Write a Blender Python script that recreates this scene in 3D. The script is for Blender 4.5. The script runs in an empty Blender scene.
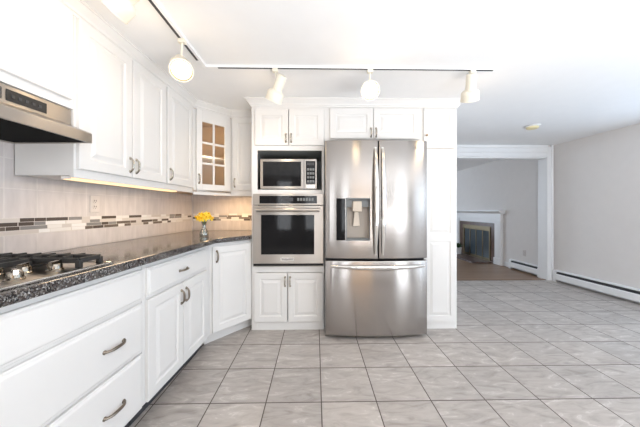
import bpy, bmesh, math, random
from mathutils import Vector, Matrix
random.seed(7)
R = math.radians
SC = bpy.context.scene
COL = SC.collection

# ------------------------------------------------------------------ camera, world, daylight, exposure
cam = bpy.data.cameras.new('camera'); co = bpy.data.objects.new('camera', cam); COL.objects.link(co)
cam.lens = 36*257/640; cam.sensor_width = 36; cam.sensor_fit = 'HORIZONTAL'
cam.shift_y = -3.5/640; cam.clip_start = .05
co.location = (0, 0, 1.15); co.rotation_euler = (R(90), 0, R(-1.0))
SC.camera = co
SC.view_settings.view_transform = 'Standard'; SC.view_settings.look = 'None'
SC.view_settings.gamma = 1; SC.view_settings.use_curve_mapping = False
SC.view_settings.exposure = -0.03
w = bpy.data.worlds.new('sky'); SC.world = w; w.use_nodes = True
bg = w.node_tree.nodes['Background']; bg.inputs[0].default_value = (.80, .90, 1, 1); bg.inputs[1].default_value = 2.0

def area(name, loc, rot, sx, sy, power, color=(1, 1, 1), spread=180):
    l = bpy.data.lights.new(name, 'AREA'); l.shape = 'RECTANGLE'; l.size = sx; l.size_y = sy
    l.energy = power; l.color = color; l.spread = R(spread)
    o = bpy.data.objects.new(name, l); COL.objects.link(o); o.location = loc; o.rotation_euler = rot
    return o
# daylight through the rear patio door, the rear window, the side window and the living room window
area('daylight_patio_door', (3.50, -3.22, 1.06), (R(90), 0, 0), .72, 1.95, 22, (.88, .94, 1))
area('daylight_rear_window', (-.98, -3.22, 1.30), (R(90), 0, 0), .40, 1.5, 8, (.95, .97, 1))
area('daylight_rear_window', (-.10, -3.22, 1.30), (R(90), 0, 0), .40, 1.5, 8, (.95, .97, 1))
area('side_window_and_fill', (4.24, -1.2, 1.3), (R(90), 0, R(90-3)), 3.0, 1.6, 32, (.66, .82, 1))
area('daylight_living_window', (1.2, 8.7, 1.35), (R(-114), 0, 0), 1.9, 1.5, 62, (.70, .84, 1))
# fill lamps added out of view to even out the brightness
area('side_window_and_fill', (4.02, 1.75, 1.3), (R(90), 0, R(90-3)), 1.5, 1.6, 22, (.50, .72, 1))  # added fill in an invented window, tinting the right floor blue
area('bounce_fill', (1.4, -1.0, .55), (R(180), 0, 0), 2.2, 1.4, 165, (.935, .965, 1))  # upward fill added to brighten ceiling and floor

# ------------------------------------------------------------------ materials
def mat(name, col, rough=.5, metal=0., **k):
    m = bpy.data.materials.new(name); m.use_nodes = True
    b = m.node_tree.nodes['Principled BSDF']
    b.inputs['Base Color'].default_value = (*col, 1); b.inputs['Roughness'].default_value = rough
    b.inputs['Metallic'].default_value = metal
    for a, v in k.items(): b.inputs[a.replace('_', ' ')].default_value = v
    return m
def nd(m, t, **k):
    n = m.node_tree.nodes.new(t)
    for a, v in k.items(): setattr(n, a, v)
    return n
def lk(m, a, b): m.node_tree.links.new(a, b)
def bsdf(m): return m.node_tree.nodes['Principled BSDF']
def ramp(m, stops, interp='LINEAR'):
    n = nd(m, 'ShaderNodeValToRGB'); cr = n.color_ramp; cr.interpolation = interp
    while len(cr.elements) < len(stops): cr.elements.new(.5)
    for e, (p, c) in zip(cr.elements, stops): e.position = p; e.color = (*c, 1)
    return n
def fine_noise(m, scale, amt, col):
    """small tonal unevenness of a painted or plastered surface"""
    tc = nd(m, 'ShaderNodeTexCoord'); n = nd(m, 'ShaderNodeTexNoise'); n.inputs['Scale'].default_value = scale
    n.inputs['Detail'].default_value = 4
    lk(m, tc.outputs['Object'], n.inputs['Vector'])
    r = ramp(m, [(.3, tuple(c*(1-amt) for c in col)), (.7, tuple(min(1, c*(1+amt)) for c in col))])
    lk(m, n.outputs['Fac'], r.inputs[0]); lk(m, r.outputs[0], bsdf(m).inputs['Base Color'])
    bp = nd(m, 'ShaderNodeBump'); bp.inputs['Strength'].default_value = .04; bp.inputs['Distance'].default_value = .002
    lk(m, n.outputs['Fac'], bp.inputs['Height']); lk(m, bp.outputs[0], bsdf(m).inputs['Normal'])
    return m
M = {}
M['paint'] = fine_noise(mat('white_cabinet_paint', (.79, .775, .755), .38), 6, .008, (.79, .775, .755))
M['trim'] = fine_noise(mat('white_trim_paint', (.87, .87, .87), .4), 6, .008, (.87, .87, .87))
M['ceil'] = fine_noise(mat('ceiling_paint', (.90, .895, .89), .85), 9, .008, (.90, .895, .89))
M['wall'] = fine_noise(mat('greige_wall_paint', (.78, .745, .72), .75), 8, .012, (.78, .745, .72))
M['wall_darkened'] = fine_noise(mat('darkened_rear_wall', (.20, .175, .155), .75), 8, .012, (.20, .175, .155))  # rear wall tone, darkened to deepen the refrigerator's reflections
M['dark'] = mat('black_plastic', (.015, .015, .016), .35)
M['dark_grey'] = mat('dark_grey_metal', (.05, .05, .055), .5)  # one dark grey for slots, grilles, displays and toe kicks
M['niche'] = mat('mid_grey_niche_liner', (.42, .43, .42), .5)
M['slate'] = mat('grey_niche_liner', (.20, .21, .21), .5)
M['cream'] = mat('cream_enamel', (.83, .78, .66), .35)
M['plastic'] = mat('white_plastic', (.82, .80, .77), .35)
M['almond'] = mat('almond_plastic', (.66, .61, .58), .35)
M['yellowed'] = mat('yellowed_plastic', (.80, .70, .42), .45)
M['pewter'] = mat('aged_pewter', (.25, .21, .17), .3, 1.)
M['nickel'] = mat('brushed_nickel', (.47, .43, .37), .25, 1.)
M['chrome'] = mat('polished_steel', (.72, .70, .67), .12, 1.)
M['iron'] = fine_noise(mat('cast_iron', (.025, .024, .023), .55), 60, .25, (.025, .024, .023))
M['taupe'] = mat('taupe_plastic', (.40, .35, .30), .4)
M['beige'] = mat('beige_metallic_plastic', (.58, .50, .41), .35)
M['filter'] = mat('black_filter_mesh', (.012, .012, .012), .9, 0, Specular_IOR_Level=.1)
M['dark_chrome'] = mat('smoky_chrome', (.30, .265, .22), .18, 1.)
M['glass_black'] = mat('black_glass', (.012, .012, .013), .06, 0, Specular_IOR_Level=.25)
M['brass'] = mat('antique_brass', (.20, .165, .11), .45, 1.)
def steel(name, col, rough, stretch):
    m = mat(name, col, rough, 1.)
    tc = nd(m, 'ShaderNodeTexCoord'); mp = nd(m, 'ShaderNodeMapping'); mp.inputs['Scale'].default_value = stretch
    n = nd(m, 'ShaderNodeTexNoise'); n.inputs['Scale'].default_value = 1; n.inputs['Detail'].default_value = 3
    lk(m, tc.outputs['Object'], mp.inputs[0]); lk(m, mp.outputs[0], n.inputs['Vector'])
    mr = nd(m, 'ShaderNodeMapRange'); mr.inputs['To Min'].default_value = rough-.003; mr.inputs['To Max'].default_value = rough+.003
    lk(m, n.outputs['Fac'], mr.inputs['Value']); lk(m, mr.outputs[0], bsdf(m).inputs['Roughness'])
    tg = nd(m, 'ShaderNodeTangent', direction_type='RADIAL', axis='Z'); lk(m, tg.outputs[0], bsdf(m).inputs['Tangent'])
    bsdf(m).inputs['Anisotropic'].default_value = .95; bsdf(m).inputs['Anisotropic Rotation'].default_value = .25
    return m
M['steel'] = steel('brushed_stainless_steel', (.41, .385, .365), .22, (2, 2, 220))
M['steel_h'] = steel('horizontal_brushed_steel', (.50, .46, .42), .30, (2, 2, 260))
def emit(name, col, s):
    m = mat(name, col, .4); b = bsdf(m); b.inputs['Emission Color'].default_value = (*col, 1); b.inputs['Emission Strength'].default_value = s
    return m
M['bulb'] = emit('warm_lamp_glow', (1, .76, .46), 5)
M['strip'] = emit('warm_strip_glow', (1, .66, .34), 1.5)

# pane glass that lets light straight through
def pane(name, tint=(1, 1, 1), refl=.12):
    m = bpy.data.materials.new(name); m.use_nodes = True; nt = m.node_tree; nt.nodes.clear()
    o = nt.nodes.new('ShaderNodeOutputMaterial'); mx = nt.nodes.new('ShaderNodeMixShader')
    t = nt.nodes.new('ShaderNodeBsdfTransparent'); t.inputs[0].default_value = (*tint, 1)
    g = nt.nodes.new('ShaderNodeBsdfGlossy'); g.inputs['Roughness'].default_value = .03
    mx.inputs[0].default_value = refl
    nt.links.new(t.outputs[0], mx.inputs[1]); nt.links.new(g.outputs[0], mx.inputs[2]); nt.links.new(mx.outputs[0], o.inputs[0])
    return m
M['pane'] = pane('window_glass'); M['cab_glass'] = pane('cabinet_glass', (.95, .95, .94), .05)
M['vase_glass'] = pane('clear_vase_glass', (.86, .88, .88), .22)
M['water'] = pane('vase_water', (.80, .84, .78), .10)

# floor tiles: square ceramic tiles with diagonal veins, brown-grey grout
def tile_floor():
    m = mat('grey_floor_tile', (.4, .38, .36), .38); b = bsdf(m)
    tc = nd(m, 'ShaderNodeTexCoord'); mp = nd(m, 'ShaderNodeMapping'); mp.inputs['Location'].default_value = (-.035+.331*40, -.206+.333*40, 0)
    lk(m, tc.outputs['Object'], mp.inputs[0])
    br = nd(m, 'ShaderNodeTexBrick', offset=0, squash=1)
    br.inputs['Scale'].default_value = 1; br.inputs['Brick Width'].default_value = .331; br.inputs['Row Height'].default_value = .333
    br.inputs['Mortar Size'].default_value = .0036; br.inputs['Mortar Smooth'].default_value = .3
    br.inputs['Color1'].default_value = (0, 0, 0, 1); br.inputs['Color2'].default_value = (1, 1, 1, 1); br.inputs['Mortar'].default_value = (.5, .5, .5, 1)
    lk(m, mp.outputs[0], br.inputs['Vector'])
    # every tile shifts the vein pattern
    sh = nd(m, 'ShaderNodeVectorMath', operation='MULTIPLY_ADD'); sh.inputs[1].default_value = (7.3, 3.1, 5.0)
    lk(m, br.outputs['Color'], sh.inputs[0]); lk(m, tc.outputs['Object'], sh.inputs[2])
    mp2 = nd(m, 'ShaderNodeMapping'); mp2.inputs['Rotation'].default_value = (0, 0, R(-28)); mp2.inputs['Scale'].default_value = (2.2, 7.5, 1)
    lk(m, sh.outputs[0], mp2.inputs[0])
    n1 = nd(m, 'ShaderNodeTexNoise'); n1.inputs['Scale'].default_value = 2.2; n1.inputs['Detail'].default_value = 7; n1.inputs['Distortion'].default_value = 1.3; n1.inputs['Roughness'].default_value = .62
    lk(m, mp2.outputs[0], n1.inputs['Vector'])
    r1 = ramp(m, [(.30, (.295, .267, .247)), (.47, (.405, .372, .347)), (.595, (.45, .418, .393)), (.635, (.56, .53, .505)), (.67, (.45, .418, .393)), (.78, (.525, .495, .47))])
    lk(m, n1.outputs['Fac'], r1.inputs[0])
    tone = nd(m, 'ShaderNodeMix', data_type='RGBA', blend_type='MULTIPLY'); tone.inputs['Factor'].default_value = 1
    tr = ramp(m, [(0, (.97, .96, .95)), (1, (1.13, 1.11, 1.09))]); lk(m, br.outputs['Color'], tr.inputs[0])
    lk(m, r1.outputs[0], tone.inputs['A']); lk(m, tr.outputs[0], tone.inputs['B'])
    mx = nd(m, 'ShaderNodeMix', data_type='RGBA'); mx.inputs['B'].default_value = (.085, .065, .055, 1)
    lk(m, br.outputs['Fac'], mx.inputs['Factor']); lk(m, tone.outputs['Result'], mx.inputs['A']); lk(m, mx.outputs['Result'], b.inputs['Base Color'])
    rr = nd(m, 'ShaderNodeMapRange'); rr.inputs['To Min'].default_value = .34; rr.inputs['To Max'].default_value = .8
    lk(m, br.outputs['Fac'], rr.inputs['Value']); lk(m, rr.outputs[0], b.inputs['Roughness'])
    bp = nd(m, 'ShaderNodeBump', invert=True); bp.inputs['Strength'].default_value = .35; bp.inputs['Distance'].default_value = .003
    lk(m, br.outputs['Fac'], bp.inputs['Height']); lk(m, bp.outputs[0], b.inputs['Normal'])
    return m
M['tile'] = tile_floor()

def wood_floor():
    m = mat('oak_floor', (.3, .2, .13), .35); b = bsdf(m)
    tc = nd(m, 'ShaderNodeTexCoord'); br = nd(m, 'ShaderNodeTexBrick', offset=.43)
    br.inputs['Scale'].default_value = 1; br.inputs['Brick Width'].default_value = 1.1; br.inputs['Row Height'].default_value = .083; br.inputs['Mortar Size'].default_value = .0012
    br.inputs['Color1'].default_value = (.21, .125, .072, 1); br.inputs['Color2'].default_value = (.27, .165, .10, 1); br.inputs['Mortar'].default_value = (.16, .09, .05, 1)
    lk(m, tc.outputs['Object'], br.inputs['Vector']); lk(m, br.outputs['Color'], b.inputs['Base Color'])
    return m
M['wood'] = wood_floor()

def granite():
    m = mat('brown_granite', (.1, .08, .07), .11); b = bsdf(m)
    tc = nd(m, 'ShaderNodeTexCoord')
    v = nd(m, 'ShaderNodeTexVoronoi'); v.inputs['Scale'].default_value = 210; v.inputs['Randomness'].default_value = 1
    lk(m, tc.outputs['Object'], v.inputs['Vector'])
    sp = nd(m, 'ShaderNodeSeparateColor'); lk(m, v.outputs['Color'], sp.inputs[0])
    r = ramp(m, [(0, (.02, .018, .018)), (.35, (.06, .045, .04)), (.52, (.10, .085, .075)), (.68, (.11, .11, .115)), (.82, (.20, .19, .18)), (.92, (.36, .35, .34))], 'CONSTANT')
    lk(m, sp.outputs[0], r.inputs[0])
    n = nd(m, 'ShaderNodeTexNoise'); n.inputs['Scale'].default_value = 30; n.inputs['Detail'].default_value = 5; lk(m, tc.outputs['Object'], n.inputs['Vector'])
    mx = nd(m, 'ShaderNodeMix', data_type='RGBA'); mx.inputs['B'].default_value = (.085, .07, .062, 1)
    rr = ramp(m, [(.45, (0, 0, 0)), (.65, (.5, .5, .5))]); lk(m, n.outputs['Fac'], rr.inputs[0]); lk(m, rr.outputs[0], mx.inputs['Factor'])
    lk(m, r.outputs[0], mx.inputs['A']); lk(m, mx.outputs['Result'], b.inputs['Base Color'])
    return m
M['granite'] = granite()

def splash_tile():
    """six inch glazed square tiles; local x runs along the wall, z up"""
    m = mat('glazed_wall_tile', (.6, .56, .53), .16); b = bsdf(m)
    tc = nd(m, 'ShaderNodeTexCoord'); s = nd(m, 'ShaderNodeSeparateXYZ'); c = nd(m, 'ShaderNodeCombineXYZ')
    lk(m, tc.outputs['Object'], s.inputs[0])
    lt = nd(m, 'ShaderNodeMath', operation='LESS_THAN'); lt.inputs[1].default_value = 1.06; lk(m, s.outputs['Z'], lt.inputs[0])
    ma = nd(m, 'ShaderNodeMath', operation='MULTIPLY_ADD'); ma.inputs[1].default_value = .085; lk(m, lt.outputs[0], ma.inputs[0]); lk(m, s.outputs['Z'], ma.inputs[2])
    ad = nd(m, 'ShaderNodeMath', operation='ADD'); ad.inputs[1].default_value = -1.107+.152*20; lk(m, ma.outputs[0], ad.inputs[0]); lk(m, ad.outputs[0], c.inputs['Y'])
    ax = nd(m, 'ShaderNodeMath', operation='ADD'); ax.inputs[1].default_value = -.124+.146*20; lk(m, s.outputs['X'], ax.inputs[0]); lk(m, ax.outputs[0], c.inputs['X'])
    br = nd(m, 'ShaderNodeTexBrick', offset=0); br.inputs['Scale'].default_value = 1
    br.inputs['Brick Width'].default_value = .146; br.inputs['Row Height'].default_value = .152; br.inputs['Mortar Size'].default_value = .0032; br.inputs['Mortar Smooth'].default_value = .2
    br.inputs['Color1'].default_value = (.64, .595, .58, 1); br.inputs['Color2'].default_value = (.68, .63, .615, 1); br.inputs['Mortar'].default_value = (.72, .675, .65, 1)
    lk(m, c.outputs[0], br.inputs['Vector'])
    n = nd(m, 'ShaderNodeTexNoise'); n.inputs['Scale'].default_value = 11; n.inputs['Detail'].default_value = 4
    mp = nd(m, 'ShaderNodeMapping'); mp.inputs['Scale'].default_value = (2.5, 1, .6); lk(m, tc.outputs['Object'], mp.inputs[0]); lk(m, mp.outputs[0], n.inputs['Vector'])
    r = ramp(m, [(.3, (.90, .90, .90)), (.7, (1.04, 1.04, 1.04))]); lk(m, n.outputs['Fac'], r.inputs[0])
    mx = nd(m, 'ShaderNodeMix', data_type='RGBA', blend_type='MULTIPLY'); mx.inputs['Factor'].default_value = 1
    lk(m, br.outputs['Color'], mx.inputs['A']); lk(m, r.outputs[0], mx.inputs['B']); lk(m, mx.outputs['Result'], b.inputs['Base Color'])
    bp = nd(m, 'ShaderNodeBump', invert=True); bp.inputs['Strength'].default_value = .4; bp.inputs['Distance'].default_value = .002
    lk(m, br.outputs['Fac'], bp.inputs['Height']); lk(m, bp.outputs[0], b.inputs['Normal'])
    return m
M['splash'] = splash_tile()

def mosaic():
    """four rows of glass and stone sticks of several colours"""
    m = mat('mosaic_sticks', (.5, .4, .3), .15); b = bsdf(m)
    tc = nd(m, 'ShaderNodeTexCoord'); s = nd(m, 'ShaderNodeSeparateXYZ'); lk(m, tc.outputs['Object'], s.inputs[0])
    def mth(op, a, b_=None):
        n = nd(m, 'ShaderNodeMath', operation=op)
        for i, q in enumerate((a, b_)):
            if q is None: continue
            if isinstance(q, (int, float)): n.inputs[i].default_value = q
            else: lk(m, q, n.inputs[i])
        return n.outputs[0]
    zz = mth('DIVIDE', mth('SUBTRACT', s.outputs['Z'], 1.022), .0212)
    row = mth('FLOOR', zz); off = mth('MULTIPLY', mth('FRACT', mth('MULTIPLY', row, .379)), 1.7)
    xx = mth('ADD', mth('DIVIDE', s.outputs['X'], .088), off)
    warp = mth('MULTIPLY', mth('SINE', mth('ADD', mth('MULTIPLY', xx, 1.9), mth('MULTIPLY', row, 2.1))), .3)
    xx = mth('ADD', xx, warp)
    cell = mth('FLOOR', xx)
    c = nd(m, 'ShaderNodeCombineXYZ'); lk(m, cell, c.inputs['X']); lk(m, row, c.inputs['Y'])
    wn = nd(m, 'ShaderNodeTexWhiteNoise', noise_dimensions='2D'); lk(m, c.outputs[0], wn.inputs['Vector'])
    r = ramp(m, [(0, (.10, .08, .07)), (.20, (.15, .12, .10)), (.34, (.78, .75, .72)), (.56, (.25, .24, .235)), (.66, (.62, .57, .53)), (.84, (.82, .80, .78))], 'CONSTANT')
    lk(m, wn.outputs['Value'], r.inputs[0])
    fz = mth('FRACT', zz); fx = mth('FRACT', xx)
    g = mth('MAXIMUM', mth('LESS_THAN', fz, .10), mth('LESS_THAN', fx, .03))
    mx = nd(m, 'ShaderNodeMix', data_type='RGBA'); mx.inputs['B'].default_value = (.66, .61, .56, 1)
    lk(m, g, mx.inputs['Factor']); lk(m, r.outputs[0], mx.inputs['A']); lk(m, mx.outputs['Result'], b.inputs['Base Color'])
    return m
M['mosaic'] = mosaic()
M['maple'] = fine_noise(mat('maple_cabinet_lining', (.60, .44, .29), .5), 12, .06, (.60, .44, .29))
M['oak'] = fine_noise(mat('honey_oak', (.62, .38, .18), .5), 12, .08, (.62, .38, .18))  # warm tone for the added rear panel
M['brick'] = fine_noise(mat('brown_marble', (.11, .06, .045), .3), 14, .25, (.11, .06, .045))
M['slab'] = fine_noise(mat('dark_hearth_stone', (.10, .06, .055), .3), 12, .25, (.10, .06, .055))
M['fire_glass'] = mat('reflection_blue_fire_glass', (.06, .085, .105), .06)  # bluish window reflection put into the glass colour
M['leaf'] = mat('green_stem', (.10, .22, .05), .5)
M['dark_leaf'] = mat('dark_green_leaf', (.03, .09, .03), .5)
M['petal'] = mat('yellow_petal', (.92, .68, .05), .55)
M['trumpet'] = mat('orange_yellow_trumpet', (.90, .56, .02), .55)

# ------------------------------------------------------------------ mesh helpers
class MB:
    def __init__(s): s.bm = bmesh.new()
    def box(s, x0, y0, z0, x1, y1, z1, mtx=None):
        c = [(x, y, z) for z in (z0, z1) for y in (y0, y1) for x in (x0, x1)]
        v = [s.bm.verts.new(mtx @ Vector(p) if mtx else p) for p in c]
        for f in ((0, 2, 3, 1), (4, 5, 7, 6), (0, 1, 5, 4), (2, 6, 7, 3), (0, 4, 6, 2), (1, 3, 7, 5)): s.bm.faces.new([v[i] for i in f])
        return s
    def prism(s, poly, z0, z1):
        n = len(poly); a = [s.bm.verts.new((*p, z0)) for p in poly]; b = [s.bm.verts.new((*p, z1)) for p in poly]
        s.bm.faces.new(a[::-1]); s.bm.faces.new(b)
        for i in range(n): s.bm.faces.new((a[i], a[(i+1) % n], b[(i+1) % n], b[i]))
        return s
    def xprism(s, prof, x0, x1):
        """profile of (y, z) pushed along x"""
        n = len(prof); a = [s.bm.verts.new((x0, *p)) for p in prof]; b = [s.bm.verts.new((x1, *p)) for p in prof]
        s.bm.faces.new(a); s.bm.faces.new(b[::-1])
        for i in range(n): s.bm.faces.new((a[(i+1) % n], a[i], b[i], b[(i+1) % n]))
        return s
    def loops(s, rings, cap0=True, cap1=True):
        vs = [[s.bm.verts.new(p) for p in r] for r in rings]; n = len(vs[0])
        for a, b in zip(vs, vs[1:]):
            for i in range(n): s.bm.faces.new((a[i], a[(i+1) % n], b[(i+1) % n], b[i]))
        if cap0: s.bm.faces.new(vs[0][::-1])
        if cap1: s.bm.faces.new(vs[-1])
        return s
    def panel(s, x0, z0, x1, z1, steps, yb=0.):
        """door or drawer front; steps = (inset, y) from the outer edge to the field"""
        def ring(i, y): return [(x0+i, y, z0+i), (x1-i, y, z0+i), (x1-i, y, z1-i), (x0+i, y, z1-i)]
        return s.loops([ring(0, yb)]+[ring(i, y) for i, y in steps])
    def lathe(s, prof, n=24, mtx=None, cap0=True, cap1=True):
        rings = []
        for r, z in prof:
            ps = [Vector((max(r, 1e-4)*math.cos(2*math.pi*k/n), max(r, 1e-4)*math.sin(2*math.pi*k/n), z)) for k in range(n)]
            rings.append([mtx @ p for p in ps] if mtx else ps)
        return s.loops(rings, cap0, cap1)
    def tube(s, pts, r, n=10, flat=1., up=Vector((0, 0, 1))):
        pts = [Vector(p) for p in pts]; rings = []
        for i, p in enumerate(pts):
            t = (pts[min(i+1, len(pts)-1)]-pts[max(i-1, 0)]).normalized()
            u = up - t*up.dot(t)
            if u.length < .05: u = Vector((1, 0, 0)) - t*t.x
            u.normalize(); v = t.cross(u); rr = r[i] if isinstance(r, (list, tuple)) else r
            rings.append([p+u*rr*flat*math.cos(2*math.pi*k/n)+v*rr*math.sin(2*math.pi*k/n) for k in range(n)])
        return s.loops(rings)
    def sweep(s, path, prof, closed=False):
        """path of (x, y); profile of (out, z) to the right-hand side of the path, mitred"""
        n = len(path); rings = []
        for i, p in enumerate(path):
            p = Vector(p); ds = []
            if i > 0: ds.append((p-Vector(path[i-1])).normalized())
            if i < n-1: ds.append((Vector(path[i+1])-p).normalized())
            ns = [Vector((d.y, -d.x)) for d in ds]; b = ns[0] if len(ns) == 1 else (ns[0]+ns[1]).normalized()
            k = 1/max(.25, b.dot(ns[0]))
            rings.append([(p.x+b.x*k*o, p.y+b.y*k*o, z) for o, z in prof])
        return s.loops(rings)
    def build(s, name, m, parent=None, bevel=0, smooth=False, seg=2):
        bmesh.ops.recalc_face_normals(s.bm, faces=s.bm.faces[:])
        me = bpy.data.meshes.new(name); s.bm.to_mesh(me); s.bm.free()
        me.materials.append(M[m] if isinstance(m, str) else m)
        o = bpy.data.objects.new(name, me); COL.objects.link(o)
        if parent: o.parent = parent
        if smooth: me.shade_smooth(); md = o.modifiers.new('edges', 'EDGE_SPLIT'); md.split_angle = R(38)
        if bevel:
            md = o.modifiers.new('bevel', 'BEVEL'); md.width = bevel; md.segments = seg; md.limit_method = 'ANGLE'; md.angle_limit = R(40)
        return o
def tag(o, label, cat, group=None):
    o['label'] = label; o['category'] = cat
    if group: o['group'] = group
    return o
def thing(name, label, cat, loc=(0, 0, 0), rz=0, group=None):
    o = bpy.data.objects.new(name, None); COL.objects.link(o); o.empty_display_size = .1
    o.location = loc; o.rotation_euler = (0, 0, rz); return tag(o, label, cat, group)
def struct(mb, name, m, **k):
    o = mb.build(name, m, **k); o['kind'] = 'structure'; return o
def aim(d, p=(0, 0, 0)):
    """matrix taking local +z to direction d at point p"""
    return Matrix.Translation(p) @ Vector(d).normalized().to_track_quat('Z', 'Y').to_matrix().to_4x4()

# the left-hand cabinet run: u goes along the wall towards the back, v out from the wall
TA = R(2.5); DU = Vector((math.sin(TA), math.cos(TA))); NV = Vector((math.cos(TA), -math.sin(TA))); W0 = Vector((-1.55, 1.327))
RUN = R(90)-TA
def L(u, v): return W0+DU*(u-1.327)+NV*v
def L3(u, v, z=0): p = L(u, v); return (p.x, p.y, z)
def to_local(root, p):
    c, s = math.cos(root.rotation_euler[2]), math.sin(root.rotation_euler[2]); dx, dy = p[0]-root.location[0], p[1]-root.location[1]
    return (dx*c+dy*s, -dx*s+dy*c)
CEIL = 2.212; BACK = 3.10; YF = 2.49; KX0 = -.612; KX1 = .085; KX2 = 1.033; KX3 = 1.370
def rwx(y): return 3.91+(4.17-y)*.055            # right wall of the kitchen

# ------------------------------------------------------------------ the room
struct(MB().prism([(-1.95, -3.4), (4.4, -3.4), (4.02, 4.19), (-1.6, 4.19)], -.05, 0), 'floor', 'tile')
struct(MB().prism([(-1.4, 4.19), (4.05, 4.19), (4.05, 8.9), (-1.4, 8.9)], -.052, -.003), 'floor_living_room', 'wood')
struct(MB().prism([(-1.95, -3.4), (4.4, -3.4), (4.02, 8.9), (-1.6, 8.9)], CEIL, CEIL+.06), 'ceiling', 'ceil')
a, b = L(-3.6, 0), L(3.25, 0); a2, b2 = L(-3.6, -.1), L(3.25, -.1)
struct(MB().prism([a, b, b2, a2], 0, CEIL), 'wall_left', 'wall')
struct(MB().box(-1.6, BACK, 0, KX3+.08, BACK+.1, CEIL).box(KX3-.02, BACK+.1, 0, KX3+.08, 4.15, CEIL), 'wall_back', 'wall')
# doorway wall with a wide cased opening to the living room
struct(MB().box(KX3-.02, 4.15, 2.018, 4.0, 4.30, CEIL).box(3.815, 4.15, 0, 4.0, 4.30, 2.018).box(-1.4, 4.15, 0, KX3+.2, 4.30, CEIL), 'wall_doorway', 'wall')
# right wall with a side window behind the camera and an added window for fill
mb = MB()
def rw(y0, y1, z0, z1): mb.prism([(rwx(y0), y0), (rwx(y0)+.12, y0), (rwx(y1)+.12, y1), (rwx(y1), y1)], z0, z1)
rw(2.55, 4.17, 0, CEIL); rw(.3, .95, 0, CEIL); rw(.95, 2.55, 0, .45); rw(.95, 2.55, 2.12, CEIL); rw(-3.4, -2.8, 0, CEIL); rw(-2.8, .3, 0, .45); rw(-2.8, .3, 2.12, CEIL)
struct(mb, 'wall_right', 'wall')
# rear wall: two narrow windows on the left, added oak panel in the middle for the refrigerator's reflection, glazed patio door on the right
mb = MB()
for x0, z0, x1, z1 in ((-1.95, 0, -1.22, CEIL), (-1.22, 0, -.74, .5), (-1.22, 2.1, -.74, CEIL), (-.74, 0, -.34, CEIL), (-.34, 0, .14, .5), (-.34, 2.1, .14, CEIL), (.14, 0, 3.09, CEIL), (3.09, 2.1, 3.92, CEIL), (3.92, 0, 4.38, CEIL)): mb.box(x0, -3.3, z0, x1, -3.18, z1)
struct(mb, 'wall_rear', 'wall_darkened')
mb = MB()
for x in (3.09, 3.86): mb.box(x, -3.27, .02, x+.06, -3.20, 2.1)
for z in (0, 2.04): mb.box(3.09, -3.27, z, 3.92, -3.20, z+.06)
pd = struct(mb, 'door_1', 'trim'); g = MB().box(3.15, -3.25, .06, 3.86, -3.245, 2.04).build('pane', 'pane', pd)
for n_, x in (('window_1', -1.22), ('window_4', -.34)):
    mb = MB().box(x, -3.265, .5, x+.04, -3.205, 2.1).box(x+.44, -3.265, .5, x+.48, -3.205, 2.1)
    for z in (.5, 1.28, 2.06): mb.box(x+.04, -3.265, z, x+.44, -3.205, z+.04)
    wd = struct(mb, n_, 'trim'); MB().box(x+.03, -3.25, .53, x+.45, -3.245, 2.07).build('pane', 'pane', wd)
mb = MB().box(.24, -3.18, .0, 1.50, -3.15, 2.04)
struct(mb, 'reflection_panel', 'oak')  # unseen panel added to give the refrigerator doors a tan reflection
mb = MB()
for y in (-2.8, -1.28, .24): mb.box(rwx(y)+.03, y, .45, rwx(y)+.09, y+.06, 2.12)
for z in (.45, 2.06): mb.prism([(rwx(-2.8)+.03, -2.8), (rwx(-2.8)+.09, -2.8), (rwx(.3)+.09, .3), (rwx(.3)+.03, .3)], z, z+.06)
wd = struct(mb, 'window_2', 'trim')
MB().prism([(rwx(-2.8)+.06, -2.8), (rwx(-2.8)+.065, -2.8), (rwx(.3)+.065, .3), (rwx(.3)+.06, .3)], .5, 2.08).build('pane', 'pane', wd)
mb = MB()
for y in (.95, 1.72, 2.49): mb.box(rwx(y)+.03, y, .45, rwx(y)+.09, y+.06, 2.12)
for z in (.45, 2.06): mb.prism([(rwx(.95)+.03, .95), (rwx(.95)+.09, .95), (rwx(2.55)+.09, 2.55), (rwx(2.55)+.03, 2.55)], z, z+.06)
wd = struct(mb, 'added_window', 'trim')  # unseen window added so bluish fill reaches the floor
MB().prism([(rwx(.95)+.06, .95), (rwx(.95)+.065, .95), (rwx(2.55)+.065, 2.55), (rwx(2.55)+.06, 2.55)], .5, 2.08).build('pane', 'pane', wd)
# living room shell
LRX = 3.892
struct(MB().box(LRX, 4.30, 0, LRX+.12, 8.9, CEIL), 'wall_living_right', 'wall')
struct(MB().box(-1.5, 4.30, 0, -1.4, 8.9, CEIL), 'wall_living_left', 'wall')
struct(MB().box(-1.4, 8.8, 0, .2, 8.9, CEIL).box(2.2, 8.8, 0, LRX, 8.9, CEIL).box(.2, 8.8, 0, 2.2, 8.9, .58).box(.2, 8.8, 2.12, 2.2, 8.9, CEIL), 'wall_living_back', 'wall')
mb = MB()
for x in (.2, 1.17, 2.14): mb.box(x, 8.82, .58, x+.06, 8.88, 2.12)
for z in (.58, 2.06): mb.box(.2, 8.82, z, 2.2, 8.88, z+.06)
wd = struct(mb, 'window_3', 'trim'); MB().box(.22, 8.85, .6, 2.18, 8.855, 2.1).build('pane', 'pane', wd)
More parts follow.
